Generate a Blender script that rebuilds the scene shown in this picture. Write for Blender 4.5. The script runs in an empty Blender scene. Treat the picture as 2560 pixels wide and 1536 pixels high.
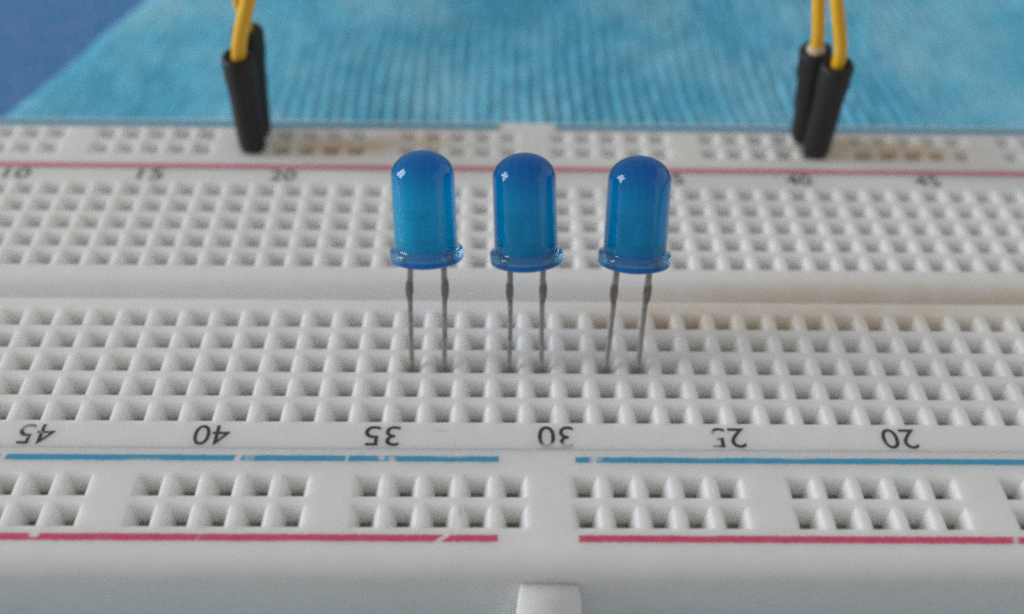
import bpy, bmesh, math, random
from mathutils import Vector, Matrix, noise

random.seed(7)
P = 0.00254                       # one hole pitch (2.54 mm); geometry below is written in pitches
S = bpy.context.scene
COL = S.collection

# ------------------------------------------------------------------ camera
cam_d = bpy.data.cameras.new('camera')
cam = bpy.data.objects.new('camera', cam_d)
COL.objects.link(cam)
cam.location = (-1.4142 * P, -20.26 * P, 22.871 * P)
cam.rotation_euler = (0.827416, -0.015967, -0.006183)
cam_d.sensor_width = 36.0
cam_d.lens = 36.0 * 2572.77 / 2560.0
cam_d.clip_start = 0.002
cam_d.clip_end = 20.0
cam_d.dof.use_dof = True
cam_d.dof.focus_distance = 29.5 * P
cam_d.dof.aperture_fstop = 17.5
cam_d.dof.aperture_blades = 0
S.camera = cam

# ------------------------------------------------------------------ room light
W = bpy.data.worlds.new('World')
S.world = W
W.use_nodes = True
bg = W.node_tree.nodes['Background']
bg.inputs['Color'].default_value = (1.0, 0.985, 0.965, 1)
bg.inputs['Strength'].default_value = 0.42


def area(name, loc, target, sx, sy, watts, color):
    d = bpy.data.lights.new(name, 'AREA')
    d.shape = 'RECTANGLE'
    d.size, d.size_y = sx, sy
    d.energy = watts
    d.color = color
    o = bpy.data.objects.new(name, d)
    COL.objects.link(o)
    o.location = loc
    o.rotation_euler = (Vector(target) - Vector(loc)).to_track_quat('-Z', 'Y').to_euler()
    return o


# the two sashes of the window on the left and the pale wall it lights on the right
area('window_lamp', (-1.27, 0.22, 0.38), (0, 0, 0), 0.28, 0.80, 12.0, (0.95, 0.98, 1.0))
area('window_lamp', (-1.30, -0.10, 0.38), (0, 0, 0), 0.28, 0.80, 12.0, (0.95, 0.98, 1.0))
area('wall_lamp', (1.8, 0.1, 0.55), (0, 0, 0), 3.4, 1.6, 11.0, (1.0, 0.985, 0.96))

S.view_settings.view_transform = 'Standard'
S.view_settings.look = 'None'
S.view_settings.exposure = -0.50
S.view_settings.gamma = 1.0
S.cycles.max_bounces = 10
S.cycles.transmission_bounces = 8
S.cycles.transparent_max_bounces = 12
S.cycles.caustics_refractive = True
S.cycles.filter_width = 2.5
S.cycles.use_denoising = False          # the photograph itself is grainy
S.unit_settings.system = 'METRIC'


# ------------------------------------------------------------------ helpers
def tag(o, label=None, cat=None, group=None, kind=None):
    for k, v in (('label', label), ('category', cat), ('group', group), ('kind', kind)):
        if v:
            o[k] = v
    return o


def empty(name, loc=(0, 0, 0)):
    o = bpy.data.objects.new(name, None)
    o.empty_display_size = 0.005
    COL.objects.link(o)
    o.location = [c * P for c in loc]
    return o


class MB:
    """collects faces in pitches, links them as one object"""
    def __init__(self):
        self.v, self.f, self.m, self.s = [], [], [], []

    def face(self, pts, mat=0, smooth=False):
        i = len(self.v)
        self.v.extend(pts)
        self.f.append(tuple(range(i, i + len(pts))))
        self.m.append(mat)
        self.s.append(smooth)

    def loft(self, rings, closed=True, smooth=True, cap0=False, cap1=False, mat=0):
        base = len(self.v)
        n = len(rings[0])
        for r in rings:
            self.v.extend(r)
        for i in range(len(rings) - 1):
            for j in range(n if closed else n - 1):
                a = base + i * n + j
                b = base + i * n + (j + 1) % n
                self.f.append((a, b, b + n, a + n))
                self.m.append(mat)
                self.s.append(smooth)
        if cap0:
            self.f.append(tuple(base + j for j in reversed(range(n))))
            self.m.append(mat)
            self.s.append(False)
        if cap1:
            k = base + (len(rings) - 1) * n
            self.f.append(tuple(k + j for j in range(n)))
            self.m.append(mat)
            self.s.append(False)

    def build(self, name, mats, parent=None, merge=True, origin=(0, 0, 0)):
        me = bpy.data.meshes.new(name)
        me.from_pydata([((x - origin[0]) * P, (y - origin[1]) * P, (z - origin[2]) * P) for x, y, z in self.v], [], self.f)
        for i, poly in enumerate(me.polygons):
            poly.material_index = self.m[i]
            poly.use_smooth = self.s[i]
        if merge:
            bm = bmesh.new()
            bm.from_mesh(me)
            bmesh.ops.remove_doubles(bm, verts=bm.verts, dist=1e-7)
            bmesh.ops.recalc_face_normals(bm, faces=bm.faces)
            bm.to_mesh(me)
            bm.free()
            me.set_sharp_from_angle(angle=math.radians(50))
        for m in (mats if isinstance(mats, (list, tuple)) else [mats]):
            me.materials.append(m)
        o = bpy.data.objects.new(name, me)
        COL.objects.link(o)
        o.location = [c * P for c in origin]
        if parent:
            o.parent = parent
            o.location = Vector(o.location) - parent.location
        return o


def lathe(mb, prof, c, axis, seg=40, cap0=False, cap1=False, flat=None, mat=0, smooth=True):
    """prof: list of (radius, height) along the axis starting at c"""
    w = Vector(axis).normalized()
    u = Vector((1, 0, 0))
    u = (u - w * u.dot(w)).normalized()
    t = w.cross(u)
    rings = []
    for r, h in prof:
        ring = []
        for k in range(seg):
            a = 2 * math.pi * k / seg
            x, y = r * math.cos(a), r * math.sin(a)
            if flat is not None and x > flat:
                x = flat
            ring.append(tuple(Vector(c) + u * x + t * y + w * h))
        rings.append(ring)
    mb.loft(rings, True, smooth, cap0, cap1, mat)


def tube(mb, pts, rad, seg=14, cap0=True, cap1=True, square=False):
    pts = [Vector(p) for p in pts]
    n = len(pts)
    ref = Vector((1, 0, 0))
    rings = []
    for i, p in enumerate(pts):
        d = (pts[min(i + 1, n - 1)] - pts[max(i - 1, 0)]).normalized()
        u = (ref - d * ref.dot(d)).normalized()
        w = d.cross(u)
        rr = rad[i] if isinstance(rad, (list, tuple)) else rad
        ru, rw = rr if isinstance(rr, (list, tuple)) else (rr, rr)
        if square:
            e = 0.72
            angs = [(1, e), (e, 1), (-e, 1), (-1, e), (-1, -e), (-e, -1), (e, -1), (1, -e)]
            rings.append([tuple(p + u * ru * a + w * rw * b) for a, b in angs])
        else:
            rings.append([tuple(p + u * ru * math.cos(2 * math.pi * k / seg) + w * rw * math.sin(2 * math.pi * k / seg)) for k in range(seg)])
    mb.loft(rings, True, not square, cap0, cap1)


def catmull(pts, n=8):
    pts = [Vector(p) for p in pts]
    q = [pts[0] * 2 - pts[1]] + pts + [pts[-1] * 2 - pts[-2]]
    out = []
    for i in range(1, len(q) - 2):
        a, b, c, d = q[i - 1], q[i], q[i + 1], q[i + 2]
        for k in range(n):
            t = k / n
            out.append(0.5 * ((2 * b) + (c - a) * t + (2 * a - 5 * b + 4 * c - d) * t * t + (3 * b - a - 3 * c + d) * t ** 3))
    out.append(pts[-1])
    return out


# ------------------------------------------------------------------ materials
class NT:
    def __init__(self, name):
        self.mat = bpy.data.materials.new(name)
        self.mat.use_nodes = True
        self.t = self.mat.node_tree
        self.b = self.t.nodes['Principled BSDF']
        self.out = self.t.nodes['Material Output']

    def n(self, kind, **kw):
        x = self.t.nodes.new(kind)
        for k, v in kw.items():
            if k in x.inputs:
                x.inputs[k].default_value = v
            else:
                setattr(x, k, v)
        return x

    def link(self, a, b):
        self.t.links.new(a, b)

    def coord(self):
        """object coordinates in pitches"""
        tc = self.n('ShaderNodeTexCoord')
        v = self.n('ShaderNodeVectorMath', operation='SCALE')
        v.inputs['Scale'].default_value = 1.0 / P
        self.link(tc.outputs['Object'], v.inputs[0])
        return v.outputs[0]

    def noise(self, vec, scale, detail=3, rough=0.55, stretch=None):
        if stretch:
            m = self.n('ShaderNodeMapping')
            m.inputs['Scale'].default_value = stretch
            self.link(vec, m.inputs['Vector'])
            vec = m.outputs[0]
        x = self.n('ShaderNodeTexNoise')
        x.inputs['Scale'].default_value = scale
        x.inputs['Detail'].default_value = detail
        x.inputs['Roughness'].default_value = rough
        self.link(vec, x.inputs['Vector'])
        return x.outputs['Fac']

    def ramp(self, fac, stops):
        r = self.n('ShaderNodeValToRGB')
        el = r.color_ramp.elements
        while len(el) < len(stops):
            el.new(0.5)
        for e, (p, c) in zip(el, stops):
            e.position = p
            e.color = (*c, 1) if isinstance(c, tuple) else (c, c, c, 1)
        self.link(fac, r.inputs['Fac'])
        return r.outputs['Color']

    def math(self, op, a, b=None, clamp=False):
        m = self.n('ShaderNodeMath', operation=op)
        m.use_clamp = clamp
        for i, x in enumerate((a, b)):
            if x is None:
                continue
            if isinstance(x, (int, float)):
                m.inputs[i].default_value = x
            else:
                self.link(x, m.inputs[i])
        return m.outputs[0]

    def mix(self, fac, a, b):
        m = self.n('ShaderNodeMix', data_type='RGBA')
        for sock, x in ((m.inputs['Factor'], fac), (m.inputs['A'], a), (m.inputs['B'], b)):
            if isinstance(x, (int, float)):
                sock.default_value = x
            elif isinstance(x, tuple):
                sock.default_value = (*x, 1)
            else:
                self.link(x, sock)
        return m.outputs['Result']

    def blob(self, vec, c, r, soft=0.5):
        """1 inside an ellipse c +- r, falling to 0 outside"""
        m = self.n('ShaderNodeMapping')
        m.inputs['Location'].default_value = (-c[0] / r[0], -c[1] / r[1], -c[2] / r[2] if len(c) > 2 else 0)
        m.inputs['Scale'].default_value = (1 / r[0], 1 / r[1], 1 / r[2] if len(r) > 2 else 0)
        self.link(vec, m.inputs['Vector'])
        l = self.n('ShaderNodeVectorMath', operation='LENGTH')
        self.link(m.outputs[0], l.inputs[0])
        mr = self.n('ShaderNodeMapRange')
        mr.interpolation_type = 'SMOOTHSTEP'
        mr.inputs['From Min'].default_value = 1.0 + soft
        mr.inputs['From Max'].default_value = 1.0 - soft
        self.link(l.outputs['Value'], mr.inputs['Value'])
        return mr.outputs['Result']

    def bump(self, h, strength, dist):
        b = self.n('ShaderNodeBump')
        b.inputs['Strength'].default_value = strength
        b.inputs['Distance'].default_value = dist
        self.link(h, b.inputs['Height'])
        self.link(b.outputs['Normal'], self.b.inputs['Normal'])

    def set(self, **kw):
        for k, v in kw.items():
            k = k.replace('_', ' ')
            s = self.b.inputs[k]
            if hasattr(v, 'links') or isinstance(v, bpy.types.NodeSocket):
                self.link(v, s)
            elif isinstance(v, tuple):
                s.default_value = (*v, 1) if len(v) == 3 and s.type == 'RGBA' else v
            else:
                s.default_value = v


def mat_plastic():
    m = NT('ivory_plastic')
    v = m.coord()
    mottled = m.ramp(m.noise(v, 1.3, 4, 0.6), [(0.3, (0.82, 0.818, 0.812)), (0.7, (0.865, 0.862, 0.856))])
    # tan tint painting in the yellow wires' glow and shade: along the trough on the right and round the plugs in the far rail
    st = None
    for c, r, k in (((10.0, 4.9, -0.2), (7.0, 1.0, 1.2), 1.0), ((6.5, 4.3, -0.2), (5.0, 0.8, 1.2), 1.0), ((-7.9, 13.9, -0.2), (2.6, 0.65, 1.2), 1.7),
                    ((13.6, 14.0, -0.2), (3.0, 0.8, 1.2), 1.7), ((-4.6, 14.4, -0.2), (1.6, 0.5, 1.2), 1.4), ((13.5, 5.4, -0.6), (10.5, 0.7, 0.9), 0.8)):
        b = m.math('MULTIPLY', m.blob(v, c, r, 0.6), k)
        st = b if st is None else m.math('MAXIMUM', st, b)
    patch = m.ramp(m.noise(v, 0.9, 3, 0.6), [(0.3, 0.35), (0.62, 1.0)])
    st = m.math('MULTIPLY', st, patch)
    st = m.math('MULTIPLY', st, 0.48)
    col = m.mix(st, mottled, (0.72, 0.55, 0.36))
    specks = m.ramp(m.noise(v, 6.5, 2, 0.5), [(0.70, 0.0), (0.80, 1.0)])
    col = m.mix(m.math('MULTIPLY', specks, 0.10), col, (0.30, 0.27, 0.24))
    for c, r, k in (((-3.0, -0.70, 0), (0.2, 0.045, 1), 0.22), ((-2.55, -3.85, 0), (0.09, 0.3, 1), 0.25), ((-2.35, -3.55, 0), (0.05, 0.2, 1), 0.3), ((0.3, -0.1, 0), (0.06, 0.12, 1), 0.3), ((0.35, -1.32, 0), (0.5, 0.07, 1), 0.25)):
        col = m.mix(m.math('MULTIPLY', m.blob(v, c, r, 0.6), k), col, (0.22, 0.18, 0.15))
    m.set(Base_Color=col, Roughness=0.42, Subsurface_Weight=0.85, Subsurface_Scale=0.0022, Subsurface_Radius=(1.0, 0.9, 0.8))
    m.b.inputs['Specular IOR Level'].default_value = 0.35
    m.bump(m.noise(v, 22, 3, 0.6), 0.12, 0.00006)
    return m.mat


def mat_print(name, color, wear_at=(), wear_level=0.34, scale=5.0, rough=0.5):
    m = NT(name)
    v = m.coord()
    n1 = m.noise(v, scale, 5, 0.7)
    n2 = m.noise(v, 14, 3, 0.7)
    a = m.ramp(m.math('ADD', m.math('MULTIPLY', n1, 0.6), m.math('MULTIPLY', n2, 0.4)), [(wear_level, 0.0), (wear_level + 0.08, 1.0)])
    for (c, r, s) in wear_at:
        b = m.blob(v, c, r, 0.45)
        b = m.math('MULTIPLY', b, s)
        a = m.math('MULTIPLY', a, m.math('SUBTRACT', 1.0, b, True))
    tone = m.mix(m.math('MULTIPLY', m.noise(v, 9, 3, 0.6), 0.5), color, tuple(min(1, c * 1.6 + 0.03) for c in color))
    m.set(Base_Color=tone, Roughness=rough, Alpha=a)
    return m.mat


def mat_simple(name, color, rough, metal=0.0, bump=None, var=0.0, scale=8.0):
    m = NT(name)
    v = m.coord()
    if var:
        n = m.noise(v, scale, 4, 0.6)
        lo = tuple(c * (1 - var) for c in color)
        hi = tuple(min(1, c * (1 + var)) for c in color)
        m.set(Base_Color=m.ramp(n, [(0.3, lo), (0.7, hi)]))
    else:
        m.set(Base_Color=color)
    m.set(Roughness=rough, Metallic=metal)
    if bump:
        m.bump(m.noise(v, bump[0], 3, 0.6), bump[1], bump[2])
    return m.mat


def mat_epoxy(name, body, glass, clear, rough, tip_clear=None, tip_tint=None, ior=1.40):
    """cloudy tinted epoxy: part scatters, part lets the view through, under a clear glossy skin;
    tip_clear: how clear the dome is; its refracting colour deepens towards the tip"""
    m = NT(name)
    t = m.t
    dif = m.n('ShaderNodeBsdfDiffuse')
    dif.inputs['Color'].default_value = (*body, 1)
    trl = m.n('ShaderNodeBsdfTranslucent')
    trl.inputs['Color'].default_value = (*body, 1)
    a = m.n('ShaderNodeMixShader')
    a.inputs['Fac'].default_value = 0.62
    m.link(dif.outputs[0], a.inputs[1])
    m.link(trl.outputs[0], a.inputs[2])
    ref = m.n('ShaderNodeBsdfRefraction')
    ref.inputs['Color'].default_value = (*glass, 1)
    ref.inputs['Roughness'].default_value = rough
    ref.inputs['IOR'].default_value = 1.4
    b = m.n('ShaderNodeMixShader')
    b.inputs['Fac'].default_value = clear
    if tip_clear is not None:
        d = m.n('ShaderNodeVectorMath', operation='DOT_PRODUCT')
        d.inputs[1].default_value = (0.0, 0.387, 0.922)
        m.link(m.coord(), d.inputs[0])
        mr = m.n('ShaderNodeMapRange')
        mr.interpolation_type = 'SMOOTHSTEP'
        for k, x in (('From Min', 1.9), ('From Max', 3.1), ('To Min', clear), ('To Max', tip_clear)):
            mr.inputs[k].default_value = x
        m.link(d.outputs['Value'], mr.inputs['Value'])
        m.link(mr.outputs['Result'], b.inputs['Fac'])
        k = m.n('ShaderNodeMapRange')
        k.inputs['From Min'].default_value, k.inputs['From Max'].default_value = 1.8, 2.9
        m.link(d.outputs['Value'], k.inputs['Value'])
        m.link(m.mix(k.outputs['Result'], glass, tip_tint), ref.inputs['Color'])
    m.link(a.outputs[0], b.inputs[1])
    m.link(ref.outputs[0], b.inputs[2])
    gl = m.n('ShaderNodeBsdfGlossy')
    gl.inputs['Color'].default_value = (1, 1, 1, 1)
    gl.inputs['Roughness'].default_value = 0.03
    fr = m.n('ShaderNodeFresnel')
    fr.inputs['IOR'].default_value = ior
    c = m.n('ShaderNodeMixShader')
    m.link(fr.outputs[0], c.inputs['Fac'])
    m.link(b.outputs[0], c.inputs[1])
    m.link(gl.outputs[0], c.inputs[2])
    m.link(c.outputs[0], m.out.inputs['Surface'])
    t.nodes.remove(m.b)
    return m.mat


def mat_cloth():
    m = NT('cyan_knit')
    v = m.coord()
    big = m.noise(v, 0.16, 4, 0.6)
    fine = m.noise(v, 2.4, 6, 0.8, (1.0, 0.6, 1.0))
    col = m.ramp(m.math('ADD', m.math('MULTIPLY', big, 0.55), m.math('MULTIPLY', fine, 0.45)),
                 [(0.34, (0.065, 0.47, 0.74)), (0.48, (0.17, 0.63, 0.90)), (0.64, (0.38, 0.76, 0.95))])
    m.set(Base_Color=col, Roughness=0.95, Sheen_Weight=0.08, Sheen_Roughness=0.5)
    m.b.inputs['Specular IOR Level'].default_value = 0.1
    m.bump(m.noise(v, 5.0, 6, 0.8), 0.9, 0.0004)
    return m.mat


def mat_blanket():
    m = NT('indigo_fleece')
    v = m.coord()
    f = m.noise(v, 1.5, 6, 0.85)
    col = m.ramp(f, [(0.3, (0.035, 0.22, 0.46)), (0.50, (0.09, 0.29, 0.58)), (0.60, (0.20, 0.30, 0.66))])
    m.set(Base_Color=col, Roughness=1.0, Sheen_Weight=0.08)
    m.b.inputs['Specular IOR Level'].default_value = 0.05
    m.bump(m.noise(v, 4.0, 5, 0.75), 0.8, 0.0005)
    return m.mat


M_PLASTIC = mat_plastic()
M_CONTACT = mat_simple('tarnished_contact', (0.42, 0.38, 0.32), 0.55, 0.15, var=0.4, scale=3.0)
M_LENSES = [mat_epoxy('blue_epoxy', c, (0.0, 0.60, 0.95), 0.32, 0.16, 0.74, (0.0, 0.25, 0.74)) for c in ((0.0, 0.62, 0.92), (0.0, 0.53, 0.86), (0.0, 0.50, 0.85))]
M_FLANGE = mat_epoxy('clear_blue_epoxy', (0.01, 0.30, 0.85), (0.20, 0.58, 0.92), 0.4, 0.3)
M_RING = mat_epoxy('pale_blue_epoxy', (0.24, 0.58, 0.86), (0.50, 0.82, 0.98), 0.6, 0.3, ior=1.42)
M_CUP = mat_simple('silvered_cup', (0.85, 0.85, 0.83), 0.3, 0.7)
M_TARNISH = mat_simple('tarnished_lead', (0.23, 0.215, 0.20), 0.42, 0.5, None, 0.3, 7.0)
M_LEAD = mat_simple('tinned_lead', (0.36, 0.34, 0.315), 0.36, 0.55, (30, 0.3, 0.00003), 0.25, 6.0)
M_BLACK = mat_simple('black_moulding', (0.009, 0.009, 0.010), 0.6, 0, (16, 0.25, 0.00005), 0.2)
M_YELLOW = mat_simple('yellow_insulation', (0.80, 0.43, 0.015), 0.45, 0, (9, 0.1, 0.00004), 0.06)
M_WHITE = mat_simple('pale_collar', (0.58, 0.50, 0.36), 0.5, 0, None, 0.05)
M_CLOTH, M_BLANKET = mat_cloth(), mat_blanket()

# ------------------------------------------------------------------ setting: blanket and cloth
def blanket():
    mb = MB()
    n = 90
    x0, x1, y0, y1 = -120, 120, -8.5, 130
    vs = []
    for j in range(n + 1):
        for i in range(n + 1):
            x, y = x0 + (x1 - x0) * i / n, y0 + (y1 - y0) * j / n
            z = -4.15 + 0.35 * noise.noise(Vector((x * 0.06, y * 0.06, 3))) + 0.12 * noise.noise(Vector((x * 0.35, y * 0.35, 5)))
            vs.append((x, y, z))
    mb.v = vs
    for j in range(n):
        for i in range(n):
            a = j * (n + 1) + i
            mb.f.append((a, a + 1, a + n + 2, a + n + 1))
            mb.m.append(0)
            mb.s.append(True)
    o = mb.build('blanket', M_BLANKET, merge=False)
    tag(o, kind='structure')
    return o


def edge_x(y):                    # left edge of the cyan cloth
    return -24.74 + (y - 21.65) * (3.17 / 11.36) + 0.25 * noise.noise(Vector((y * 0.25, 1, 1))) + 0.1 * noise.noise(Vector((y * 1.1, 5, 1)))


def cloth():
    mb = MB()
    xs = []
    x = -48.0
    while x < 60:
        xs.append(x)
        x += 0.065 if -26 < x < 34 else 1.2
    ys = [-7.4, -3, 0, 10, 15]
    y = 17.0
    while y < 46:
        ys.append(y)
        y += 0.55
    ys += [50, 56, 64, 76]
    nx = len(xs)
    for y in ys:
        ex = edge_x(y)
        wob = 0.9 * noise.noise(Vector((y * 0.11, 7.7, 0)))
        for x in xs:
            xx = max(x, ex)
            d = xx - ex
            edge = 1 - math.exp(-d / 0.45)
            amp = 0.5 + 0.5 * noise.noise(Vector((xx * 0.16, y * 0.13, 9)))
            amp = max(0.0, min(1.0, amp * 1.3 + 0.12 + 0.4 * noise.noise(Vector((xx * 0.8, y * 0.5, 11))))) * min(1.0, max(0.05, (xx + 14) / 9)) * min(1.0, max(0.2, (24 - xx) / 8))
            ph = xx + wob * 0.25 + 0.13 * noise.noise(Vector((xx * 0.35, y * 0.22, 2))) + 0.14 * noise.noise(Vector((xx * 1.7, y * 0.9, 6)))
            rib = 0.5 + 0.5 * math.cos(2 * math.pi * ph / 0.64)
            z = -3.40 + 0.22 * noise.noise(Vector((xx * 0.13, y * 0.13, 0))) * min(1, max(0, (y - 16) / 6))
            z += 0.10 * noise.noise(Vector((xx * 0.6, y * 0.6, 4))) + 0.06 * noise.noise(Vector((xx * 1.6, y * 1.3, 8)))
            z += amp * 0.26 * (rib - 0.5)
            z = -4.0 + (z + 4.0) * edge - (0.5 if d <= 0 else 0)
            mb.v.append((xx, y, z))
    for j in range(len(ys) - 1):
        e = min(edge_x(ys[j]), edge_x(ys[j + 1]))
        for i in range(nx - 1):
            if xs[i + 1] < e:
                continue
            a = j * nx + i
            mb.f.append((a, a + 1, a + nx + 1, a + nx))
            mb.m.append(0)
            mb.s.append(True)
    o = mb.build('knitted_cloth', M_CLOTH, merge=False)
    tag(o, 'light blue ribbed knit cloth spread under and behind the white breadboard', 'cloth')
    return o


def bounce_table():  # unseen pale surface added to bounce neutral light onto the board's front
    mb = MB()
    mb.loft([[(-130, -95, -5.2), (130, -95, -5.2), (130, 135, -5.2), (-130, 135, -5.2)],
             [(-131, -96, -6.0), (131, -96, -6.0), (131, 136, -6.0), (-131, 136, -6.0)],
             [(-131, -96, -14.0), (131, -96, -14.0), (131, 136, -14.0), (-131, 136, -14.0)]], True, False, True, True)
    tag(mb.build('bounce_table', mat_simple('pale_bounce', (0.55, 0.54, 0.52), 0.5, 0, (3, 0.1, 0.0001), 0.06, 0.6)), kind='structure')


bounce_table()
blanket()
cloth()

# ------------------------------------------------------------------ breadboard
board = tag(empty('breadboard', (0, 5.5, -3.35)),
            'white plastic breadboard with rows of square holes, printed column numbers and red and blue lines', 'breadboard')
ENDX = 30.3
HALF_OUT, HALF_IN = 0.415, 0.17
FUNNEL = ((0.385, -0.010), (0.350, -0.040), (0.305, -0.105), (0.255, -0.21), (0.21, -0.32))


def sheet(mb, xs, ys, holes, clip):
    """flat top made of cells; a cell in `holes` gets a funnel hole"""
    for i in range(len(xs) - 1):
        for j in range(len(ys) - 1):
            a, b, c, d = xs[i], xs[i + 1], ys[j], ys[j + 1]
            if (i, j) not in holes:
                mb.face([(a, c, 0), (b, c, 0), (b, d, 0), (a, d, 0)])
                continue
            cx, cy = (a + b) / 2, (c + d) / 2

            def sq(h, z, k=0.0):
                return [(cx - h, cy - h, z), (cx + h, cy - h, z), (cx + h, cy + h, z), (cx - h, cy + h, z)]
            jx = random.uniform(-0.012, 0.012)
            rings = [[(a, c, 0), (b, c, 0), (b, d, 0), (a, d, 0)], sq(HALF_OUT, 0)] + [sq(h, z) for h, z in FUNNEL] + [sq(HALF_IN, -0.43 + jx)]
            mb.loft(rings[:2], True, False)
            for k in range(4):
                mb.loft([[r[k], r[(k + 1) % 4]] for r in rings[1:]], False, True)
            mb.loft([sq(HALF_IN, -0.43 + jx), sq(HALF_IN - 0.01, -1.2)], True, False)
            clip.face([(cx - HALF_IN, cy - HALF_IN, -0.62), (cx + HALF_IN, cy - HALF_IN, -0.62),
                       (cx + HALF_IN, cy - 0.02, -0.80), (cx - HALF_IN, cy - 0.02, -0.80)])
            clip.face([(cx - HALF_IN, cy + HALF_IN, -0.58), (cx + HALF_IN, cy + HALF_IN, -0.58),
                       (cx + HALF_IN, cy + 0.02, -0.80), (cx - HALF_IN, cy + 0.02, -0.80)])


def extrude_profile(mb, prof, x0=-ENDX, x1=ENDX, smooth=True, n=1):
    rings = []
    for k in range(n + 1):
        x = x0 + (x1 - x0) * k / n
        rings.append([(x, y, z) for y, z in prof])
    mb.loft(rings, False, smooth)


def fillet(y0, s, r, zend, n=5):
    """rounded edge leaving the top at y0 towards s (+1 far, -1 near)"""
    out = []
    for k in range(n + 1):
        a = math.pi / 2 * k / n
        out.append((y0 + s * r * math.sin(a), -r + r * math.cos(a)))
    out.append((y0 + s * (r + (0.03 if zend < -1 else 0.002)), zend))
    return out


NEAR_SEAM, FAR_SEAM = -1.36, 12.28


def seam(y, s):
    """softly rounded edge where two strips of the board meet; s: side of the seam the strip is on"""
    return [(y + s * 0.06, 0), (y + s * 0.045, -0.002), (y + s * 0.03, -0.007), (y + s * 0.015, -0.015), (y + s * 0.0004, -0.022)]


clip_t, clip_r0, clip_r1 = MB(), MB(), MB()

# terminal strip: two banks of five rows with a trough between them
ts = MB()
cols = [-ENDX] + [x - 0.5 for x in range(-29, 31)] + [ENDX]
for y0, lo, hi in ((0, NEAR_SEAM + 0.06, 4.86), (7, 6.24, FAR_SEAM - 0.06)):
    ysx = [lo] + [y0 - 0.5 + k for k in range(6)] + [hi]
    ysx = sorted(set(ysx))
    holes = set()
    for i in range(1, 60):
        for j in range(len(ysx) - 1):
            mid = (ysx[j] + ysx[j + 1]) / 2
            if abs(ysx[j + 1] - ysx[j] - 1) < 1e-6 and any(abs(mid - (y0 + k)) < 1e-6 for k in range(5)):
                holes.add((i, j))
    sheet(ts, cols, ysx, holes, clip_t)
TROUGH = [(4.86, 0), (4.90, -0.012), (4.935, -0.05), (4.945, -0.10), (4.98, -0.86), (5.02, -0.92), (5.12, -0.95)]
TROUGH += [(5.22, -0.95), (5.45, -0.94), (5.54, -0.88), (5.61, -0.77), (5.67, -0.63), (5.73, -0.48), (5.79, -0.35), (5.86, -0.235), (5.94, -0.14), (6.03, -0.07), (6.13, -0.022), (6.24, 0)]
extrude_profile(ts, TROUGH)
extrude_profile(ts, seam(NEAR_SEAM, 1))
extrude_profile(ts, seam(FAR_SEAM, -1))
for sx in (-ENDX + 0.003, ENDX - 0.003):
    ts.face([(sx, NEAR_SEAM, 0), (sx, 4.9, 0), (sx, 4.98, -0.95), (sx, 5.6, -0.95), (sx, 6.15, 0), (sx, FAR_SEAM, 0), (sx, FAR_SEAM, -3.3), (sx, NEAR_SEAM, -3.3)])
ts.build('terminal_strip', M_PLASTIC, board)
tag(clip_t.build('contact_metal', M_CONTACT, board, merge=False), kind='stuff')


def rail(mb, clip, dx, rows, lo, hi, seam_side):
    xs = [-ENDX] + [x - 0.5 + dx for x in range(-29, 31)] + [ENDX]
    ys = sorted(set([lo] + [r - 0.5 for r in rows] + [rows[-1] + 0.5] + [hi]))
    holes = set()
    for i in range(1, 60):
        if (i - 30) % 6 == 0:
            continue
        for j in range(len(ys) - 1):
            if any(abs((ys[j] + ys[j + 1]) / 2 - r) < 1e-6 for r in rows):
                holes.add((i, j))
    sheet(mb, xs, ys, holes, clip)
    if seam_side > 0:            # seam on the far side of this rail
        extrude_profile(mb, seam(NEAR_SEAM, -1))
        extrude_profile(mb, fillet(lo, -1, 0.70, -3.34, 12))
    else:
        extrude_profile(mb, seam(FAR_SEAM, 1))
        extrude_profile(mb, fillet(hi, 1, 0.14, -3.34, 6))
    for sx in (-ENDX + 0.003, ENDX - 0.003):
        mb.face([(sx, lo, -0.1), (sx, hi, -0.1), (sx, hi, -3.3), (sx, lo, -3.3)])


def tab_mesh():
    """dovetail lug on the near wall: widens away from the board and downwards"""
    mb = MB()
    yb, rings = -5.22, []
    zs = [(-0.86, 0.0), (-0.90, 0.14), (-0.98, 0.27), (-1.12, 0.40), (-1.4, 0.58), (-2.0, 0.88), (-3.2, 1.35)]
    for k, (z, out) in enumerate(zs):
        g = 0.03 * k
        l0, r0 = -0.60 - g, 0.66 + g
        l1, r1 = -0.70 - g, 0.77 + g * 1.1
        y1 = yb - out
        b = min(0.10, out * 0.4)
        rings.append([(l0, -4.5, z), (l0, yb, z), (l1, y1 + b, z), (l1 + b, y1, z), (r1 - b * 1.6, y1, z), (r1, y1 + b * 1.6, z), (r0, yb, z), (r0, -4.5, z)])
    mb.loft(rings, True, True, True, True)
    return mb


near_rail = MB()
rail(near_rail, clip_r0, 0.088, (-3.69, -2.69), -4.52, NEAR_SEAM - 0.06, 1)
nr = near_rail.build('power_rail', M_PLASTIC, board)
far_rail = MB()
rail(far_rail, clip_r1, 0.03, (13.71, 14.71), FAR_SEAM + 0.06, 15.66, -1)
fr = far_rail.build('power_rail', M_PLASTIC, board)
tag(clip_r0.build('contact_metal', M_CONTACT, board, merge=False), kind='stuff')
tag(clip_r1.build('contact_metal', M_CONTACT, board, merge=False), kind='stuff')
for x0 in (0.0, -20.0, 20.0):
    t = tab_mesh()
    t.v = [(x + x0, y, z) for x, y, z in t.v]
    lug = t.build('locking_lug', M_PLASTIC, board)


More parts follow.
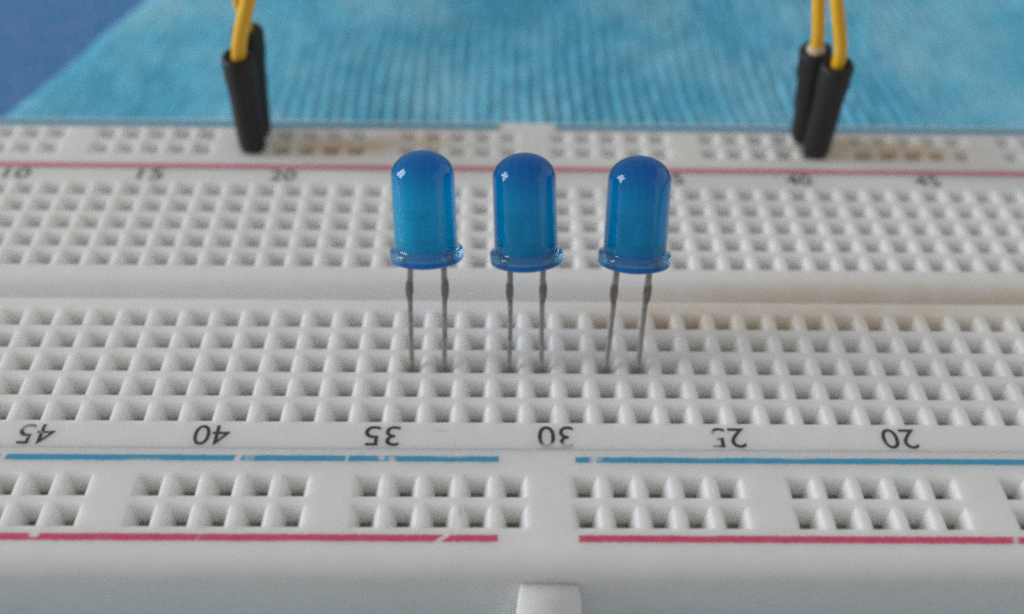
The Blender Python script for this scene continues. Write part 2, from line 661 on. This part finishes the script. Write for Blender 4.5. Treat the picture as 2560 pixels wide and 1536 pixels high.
# printed rail lines ------------------------------------------------
def mat_line(name, color, pale, w, wear_at=(), ragged=0.35):
    """ink in a band of half width w: frayed edges, thin speckled spots, and the scratches of `wear_at`"""
    m = NT(name)
    v = m.coord()
    sep = m.n('ShaderNodeSeparateXYZ')
    m.link(v, sep.inputs[0])
    d = m.math('DIVIDE', m.math('ABSOLUTE', sep.outputs['Y']), w)
    fray = m.math('MULTIPLY', m.math('SUBTRACT', m.noise(v, 9.0, 4, 0.7, (1.0, 0.5, 1.0)), 0.5), ragged * 2.2)
    a = m.ramp(m.math('ADD', d, fray), [(0.86, 1.0), (1.0, 0.0)])
    for c, r, ang, st in wear_at:
        rot = m.n('ShaderNodeVectorRotate')
        rot.rotation_type = 'Z_AXIS'
        rot.inputs['Center'].default_value = (c[0], c[1], 0)
        rot.inputs['Angle'].default_value = ang
        m.link(v, rot.inputs['Vector'])
        b = m.blob(rot.outputs[0], (c[0], c[1], 0), (r[0], r[1], 1), 0.35)
        b = m.math('MULTIPLY', b, st)
        a = m.math('MULTIPLY', a, m.math('SUBTRACT', 1.0, b, True))
    thin = m.ramp(m.noise(v, 3.2, 5, 0.75, (0.6, 1.6, 1.0)), [(0.36, 0.0), (0.72, 1.0)])
    a = m.math('MULTIPLY', a, m.math('SUBTRACT', 1.0, m.math('MULTIPLY', thin, 0.3)))
    m.set(Base_Color=m.mix(m.noise(v, 6.0, 4, 0.7), color, pale), Roughness=0.5, Alpha=a)
    return m.mat


def line(x0, x1, y, w, mat, label=None):
    mb = MB()
    n = 24
    w = w * 1.25
    for k in range(n):
        a, b = x0 + (x1 - x0) * k / n, x0 + (x1 - x0) * (k + 1) / n
        mb.face([(a, y - w, 0.006), (b, y - w, 0.006), (b, y + w, 0.006), (a, y + w, 0.006)])
    o = mb.build('rail_line', mat, board, origin=(0, y, 0))
    tag(o, label)
    return o


BY, RY = -1.745, -4.405           # near blue and red line
D = math.radians
blue_wear = [((-15.25, 0), (0.09, 0.4), D(10), 1), ((-8.66, 0), (0.09, 0.4), D(14), 1), ((-8.34, .03), (0.16, 0.2), 0, .5), ((-5.60, 0), (0.05, 0.4), D(8), .9),
             ((-4.62, .04), (0.10, 0.14), D(-10), .8), ((-4.33, -.02), (0.13, 0.10), D(25), .8), ((1.37, 0), (0.10, 0.4), D(15), .85), ((1.55, .03), (0.10, 0.1), 0, .5),
             ((4.6, .1), (0.4, 0.05), 0, .6), ((7.2, .09), (0.5, 0.04), 0, .6), ((-11.2, -.06), (0.5, 0.05), 0, .5), ((-2.65, .08), (0.5, 0.04), 0, .5)]
red_wear = [((-13.50, .06), (0.14, 0.09), 0, 1), ((-2.79, 0), (0.065, 0.4), D(52), 1), ((12.46, .03), (0.08, 0.2), D(20), .8),
            ((-6.5, -.12), (0.6, 0.04), 0, .6), ((4.0, .12), (0.5, 0.04), 0, .6), ((-9.2, 0), (0.03, 0.2), D(20), .5)]
BLUE, PALE_BLUE, RED, PALE_RED = (0.006, 0.29, 0.54), (0.05, 0.42, 0.66), (0.66, 0.020, 0.125), (0.76, 0.10, 0.24)
M_BLUE = mat_line('blue_print', BLUE, PALE_BLUE, 0.104, blue_wear)
M_RED = mat_line('red_print', RED, PALE_RED, 0.114, red_wear)
M_BLUE_FAR = mat_line('blue_print', (0.04, 0.25, 0.40), PALE_BLUE, 0.20)
M_RED_FAR = mat_line('red_print', (0.70, 0.07, 0.16), (0.78, 0.18, 0.28), 0.125)
line(-28.8, -1.31, BY, 0.104, M_BLUE, 'blue line with worn gaps')
line(0.86, 28.8, BY - 0.012, 0.104, M_BLUE)
line(-28.8, -1.33, RY, 0.114, M_RED, 'red line with a scratch across it')
line(0.82, 28.8, RY, 0.114, M_RED)
line(-29.2, 29.2, 12.47, 0.125, M_RED_FAR, 'red line running unbroken')
line(-28.8, -1.31, 15.40, 0.20, M_BLUE_FAR)
line(0.92, 28.8, 15.40, 0.20, M_BLUE_FAR)


# printed column numbers --------------------------------------------
def number(txt, cx, cy, w, h, mat, flip):
    cu = bpy.data.curves.new('number', 'FONT')
    cu.body = txt
    cu.resolution_u = 6
    tmp = bpy.data.objects.new('number_source', cu)
    COL.objects.link(tmp)
    dg = bpy.context.evaluated_depsgraph_get()
    me = bpy.data.meshes.new_from_object(tmp.evaluated_get(dg))
    bpy.data.objects.remove(tmp)
    bpy.data.curves.remove(cu)
    xs = [v.co.x for v in me.vertices]
    ys = [v.co.y for v in me.vertices]
    mx, my = (min(xs) + max(xs)) / 2, (min(ys) + max(ys)) / 2
    kx, ky = w / (max(xs) - min(xs)), h / (max(ys) - min(ys))
    s = -1 if flip else 1
    for v in me.vertices:
        v.co = ((v.co.x - mx) * kx * s * P, (v.co.y - my) * ky * s * P, 0)
    me.materials.clear()
    me.materials.append(mat)
    me.name = 'column_number'
    o = bpy.data.objects.new('column_number', me)
    COL.objects.link(o)
    o.parent = board
    o.location = Vector((cx * P, cy * P, 0.006 * P)) - board.location
    return o


INK = (0.035, 0.032, 0.03)
M_NUM = mat_print('black_print', INK, (), 0.36, 3.0)
# wear on single numbers, in the number's own coordinates
M_NUM30 = mat_print('black_print', INK, [((0.05, -0.42, 0), (0.7, 0.2, 1), 0.8)], 0.36, 3.0)
M_NUM25 = mat_print('black_print', INK, [((-0.52, -0.02, 0), (0.22, 0.2, 1), 1), ((-0.27, 0.12, 0), (0.12, 0.14, 1), 1), ((-0.45, -0.28, 0), (0.2, 0.12, 1), .6),
                                         ((-0.53, 0.3, 0), (0.13, 0.2, 1), .8)], 0.33, 3.0)
M_NUM45 = mat_print('black_print', INK, [((-0.35, 0.25, 0), (0.3, 0.1, 1), .5)], 0.40, 3.0)
for n in range(5, 56, 5):
    x = 30 - n + 0.33 + (0.1 if n > 35 else 0)
    mt = {30: M_NUM30, 25: M_NUM25, 45: M_NUM45}.get(n, M_NUM)
    o = number(str(n), x, -0.915, 1.02 if n > 9 else 0.46, 0.74 if n != 30 else 0.80, mt, True)
    if n in (25, 30):
        tag(o, 'partly rubbed off number %d' % n)
for n in range(5, 56, 5):
    x = n - 30 + {10: .47, 15: .48, 20: .47, 25: .35, 30: .3, 35: .2, 40: .1, 45: .03}.get(n, .2)
    number(str(n), x, 11.90, 0.95 if n > 9 else 0.45, 0.66, M_NUM, False)


# ------------------------------------------------------------------ LEDs
def led(Xs, dx, tx, L, d, mat, label):
    """Xs: columns of the two leads; dx: shift of the lens; tx: sideways lean; L: lead length above the board; d: base to dome centre"""
    Xm = (Xs[0] + Xs[1]) / 2
    u = Vector((tx, 0.42, 1.0)).normalized()
    base = Vector((Xm + dx, 1.97, 0)) + u * L
    root = empty('blue_led', (Xm, 2.0, 0))
    tag(root, label, 'led', 'blue LEDs standing in the breadboard')
    r, fr_, fh, dome = 0.93, 1.085, 0.31, 0.77
    d += 0.19
    lens = MB()
    prof = [(0.50, 0.10), (r - 0.24, 0.13), (r - 0.10, 0.24), (r, 0.42)] + [(r + 0.012 - 0.024 * k / 8, 0.46 + (d - 0.46) * k / 8) for k in range(9)]
    r2 = r - 0.012
    prof += [(r2 * math.cos(a), d + r2 * dome * math.sin(a)) for a in [math.pi / 2 * k / 14 for k in range(1, 14)]] + [(0.004, d + r2 * dome)]
    lathe(lens, prof, base, u, 56, cap0=True, cap1=True)
    lens.build('lens', mat, root, origin=tuple(base))
    fl = MB()
    lathe(fl, [(0.84, -0.02), (fr_ - 0.05, 0.0), (fr_ - 0.01, 0.02), (fr_, 0.06), (fr_, 0.17)], base, u, 56)
    lathe(fl, [(fr_, 0.17), (fr_, fh), (fr_ - 0.02, fh + 0.035), (r + 0.07, fh + 0.05), (r + 0.03, fh + 0.07), (r + 0.012, fh + 0.12)], base, u, 56, mat=1)
    lathe(fl, [(0.84, -0.02), (0.80, -0.09), (0.62, -0.13), (0.01, -0.14)], base, u, 56, mat=1)
    fl.build('flange', [M_FLANGE, M_RING], root, origin=tuple(base))
    side = Vector((1, 0, 0))
    for s, X in zip((-1, 1), Xs):
        top = base + side * (0.50 * s)
        hole = Vector((X, 1.94, 0.0))
        path, rad, dark = [], [], []
        ks = [(-0.9, .075), (0.0, .075), (0.30, .074), (0.55, .075), (0.62, .078), (0.655, .09), (0.675, .108), (0.72, .120), (0.765, .116), (0.80, .102), (0.83, .090), (0.86, .086), (1.0, .088), (1.12, .088)]
        bend = 0.02 * s * (1 if random.random() > .5 else -1)
        for t, w in ks:
            if t < 0:
                p = hole - u * 0.75
            elif t > 1:
                p = top + u * 0.35
            else:
                p = hole.lerp(top, t) + side * bend * math.sin(math.pi * t)
            if 0.63 < t < 0.82:
                p = p + side * 0.02 * s
            path.append(p)
            rad.append((w, 0.085))
            dark.append(0.62 <= t < 0.80 or t < 0)
        lb = MB()
        tube(lb, path, rad, square=True)
        for f in range((len(ks) - 1) * 8):
            lb.m[f] = 1 if dark[f // 8] else 0
        lb.build('lead', [M_LEAD, M_TARNISH], root)
    # lead frame inside the epoxy
    an = MB()
    lathe(an, [(0.14, 0.30), (0.15, 1.20), (0.28, 1.32), (0.32, 1.50), (0.26, 1.50), (0.16, 1.38), (0.02, 1.36)], base + side * -0.22, u, 18, cap0=True, cap1=True)
    an.build('reflector_cup', M_CUP, root)
    po = MB()
    tube(po, [base + side * 0.36 + u * 0.3, base + side * 0.36 + u * 1.15, base + side * 0.26 + u * 1.45], 0.11, square=True)
    po.build('lead_post', M_CUP, root)
    return root


led((-4, -3), 0.123, -0.036, 3.407, 2.354, M_LENSES[0], 'blue LED nearest the plug pair on the left, above the printed 35')
led((-1, 0), 0.145, -0.051, 3.347, 2.374, M_LENSES[1], 'middle blue LED, between two others and above the printed 30')
led((2, 3), 0.156, 0.013, 3.321, 2.343, M_LENSES[2], 'blue LED nearest the plug pair on the right, leaning right on its leads')


# ------------------------------------------------------------------ jumper wires
def jumper(bot, top, wire_pts, label, group, collar=False, thick=0.235):
    bot, top = Vector(bot), Vector(top)
    u = (top - bot)
    L = u.length
    u.normalize()
    root = tag(empty('jumper_wire', tuple(bot)), label, 'jumper wire', group)
    k = L / 4.4
    mb = MB()
    prof = [(0.34, 0.0), (0.46, 0.05), (0.525, 0.20), (0.535, 0.6 * k), (0.545, 2.0 * k), (0.555, 3.05 * k), (0.575, 3.16 * k), (0.595, 3.4 * k), (0.60, 4.2 * k),
            (0.575, 4.34 * k), (0.53, 4.4 * k), (0.33, 4.4 * k), (0.30, 4.25 * k)]
    lathe(mb, prof, bot, u, 24, cap0=True, cap1=True)
    mb.build('plug', M_BLACK, root)
    pin = MB()
    tube(pin, [bot - u * 0.9, bot + u * 0.3], 0.10, square=True)
    pin.build('pin', M_LEAD, root)
    if collar:
        c = MB()
        lathe(c, [(0.34, 4.36 * k), (0.32, 4.48 * k), (0.26, 4.6 * k), (0.2, 4.6 * k)], bot, u, 20, cap0=True, cap1=True)
        c.build('collar', M_WHITE, root)
    w = MB()
    pts = [bot + u * (4.1 * k)] + [Vector(p) for p in wire_pts]
    tube(w, catmull(pts, 8), thick, 16)
    w.build('insulation', M_YELLOW, root)
    return root


GL = 'jumper wire plugs in the far rail on the left'
GR = 'jumper wire plugs in the far rail on the right'
jumper((-10.98, 13.70, 0.03), (-10.80, 13.19, 4.3), [(-10.60, 13.05, 4.9), (-10.30, 12.9, 5.8), (-9.82, 12.8, 7.2), (-9.2, 13.6, 10.5), (-7.0, 16.5, 17.0), (-3, 26, 24), (2, 42, 22), (6, 60, 8)],
       'yellow jumper wire in the front one of two black plugs on the left', GL, thick=0.262)
jumper((-10.97, 14.72, 0.03), (-10.72, 14.90, 4.5), [(-10.80, 14.92, 5.1), (-10.82, 14.8, 5.8), (-10.50, 14.6, 7.4), (-9.8, 15.0, 10.5), (-8.5, 18.0, 17.0), (-6, 28, 23), (-2, 44, 20), (1, 60, 6)],
       'yellow jumper wire in the rear black plug on the left, mostly hidden', GL)
jumper((11.15, 13.75, 0.03), (10.84, 12.90, 4.4), [(10.78, 12.82, 5.0), (10.55, 12.85, 5.8), (10.17, 13.1, 7.2), (9.4, 14.0, 10.5), (8.0, 18, 17.0), (5, 28, 23), (1, 46, 20), (-2, 62, 6)],
       'yellow jumper wire in the front one of two black plugs on the right', GR)
jumper((10.92, 14.74, 0.03), (10.22, 13.78, 4.5), [(10.15, 13.72, 5.1), (10.0, 13.75, 5.9), (9.75, 14.0, 7.3), (9.2, 15.0, 10.5), (7.2, 19, 17.0), (3.5, 30, 22), (-1, 48, 18), (-5, 64, 5)],
       'yellow jumper wire in the rear black plug on the right, with a pale collar', GR, True)
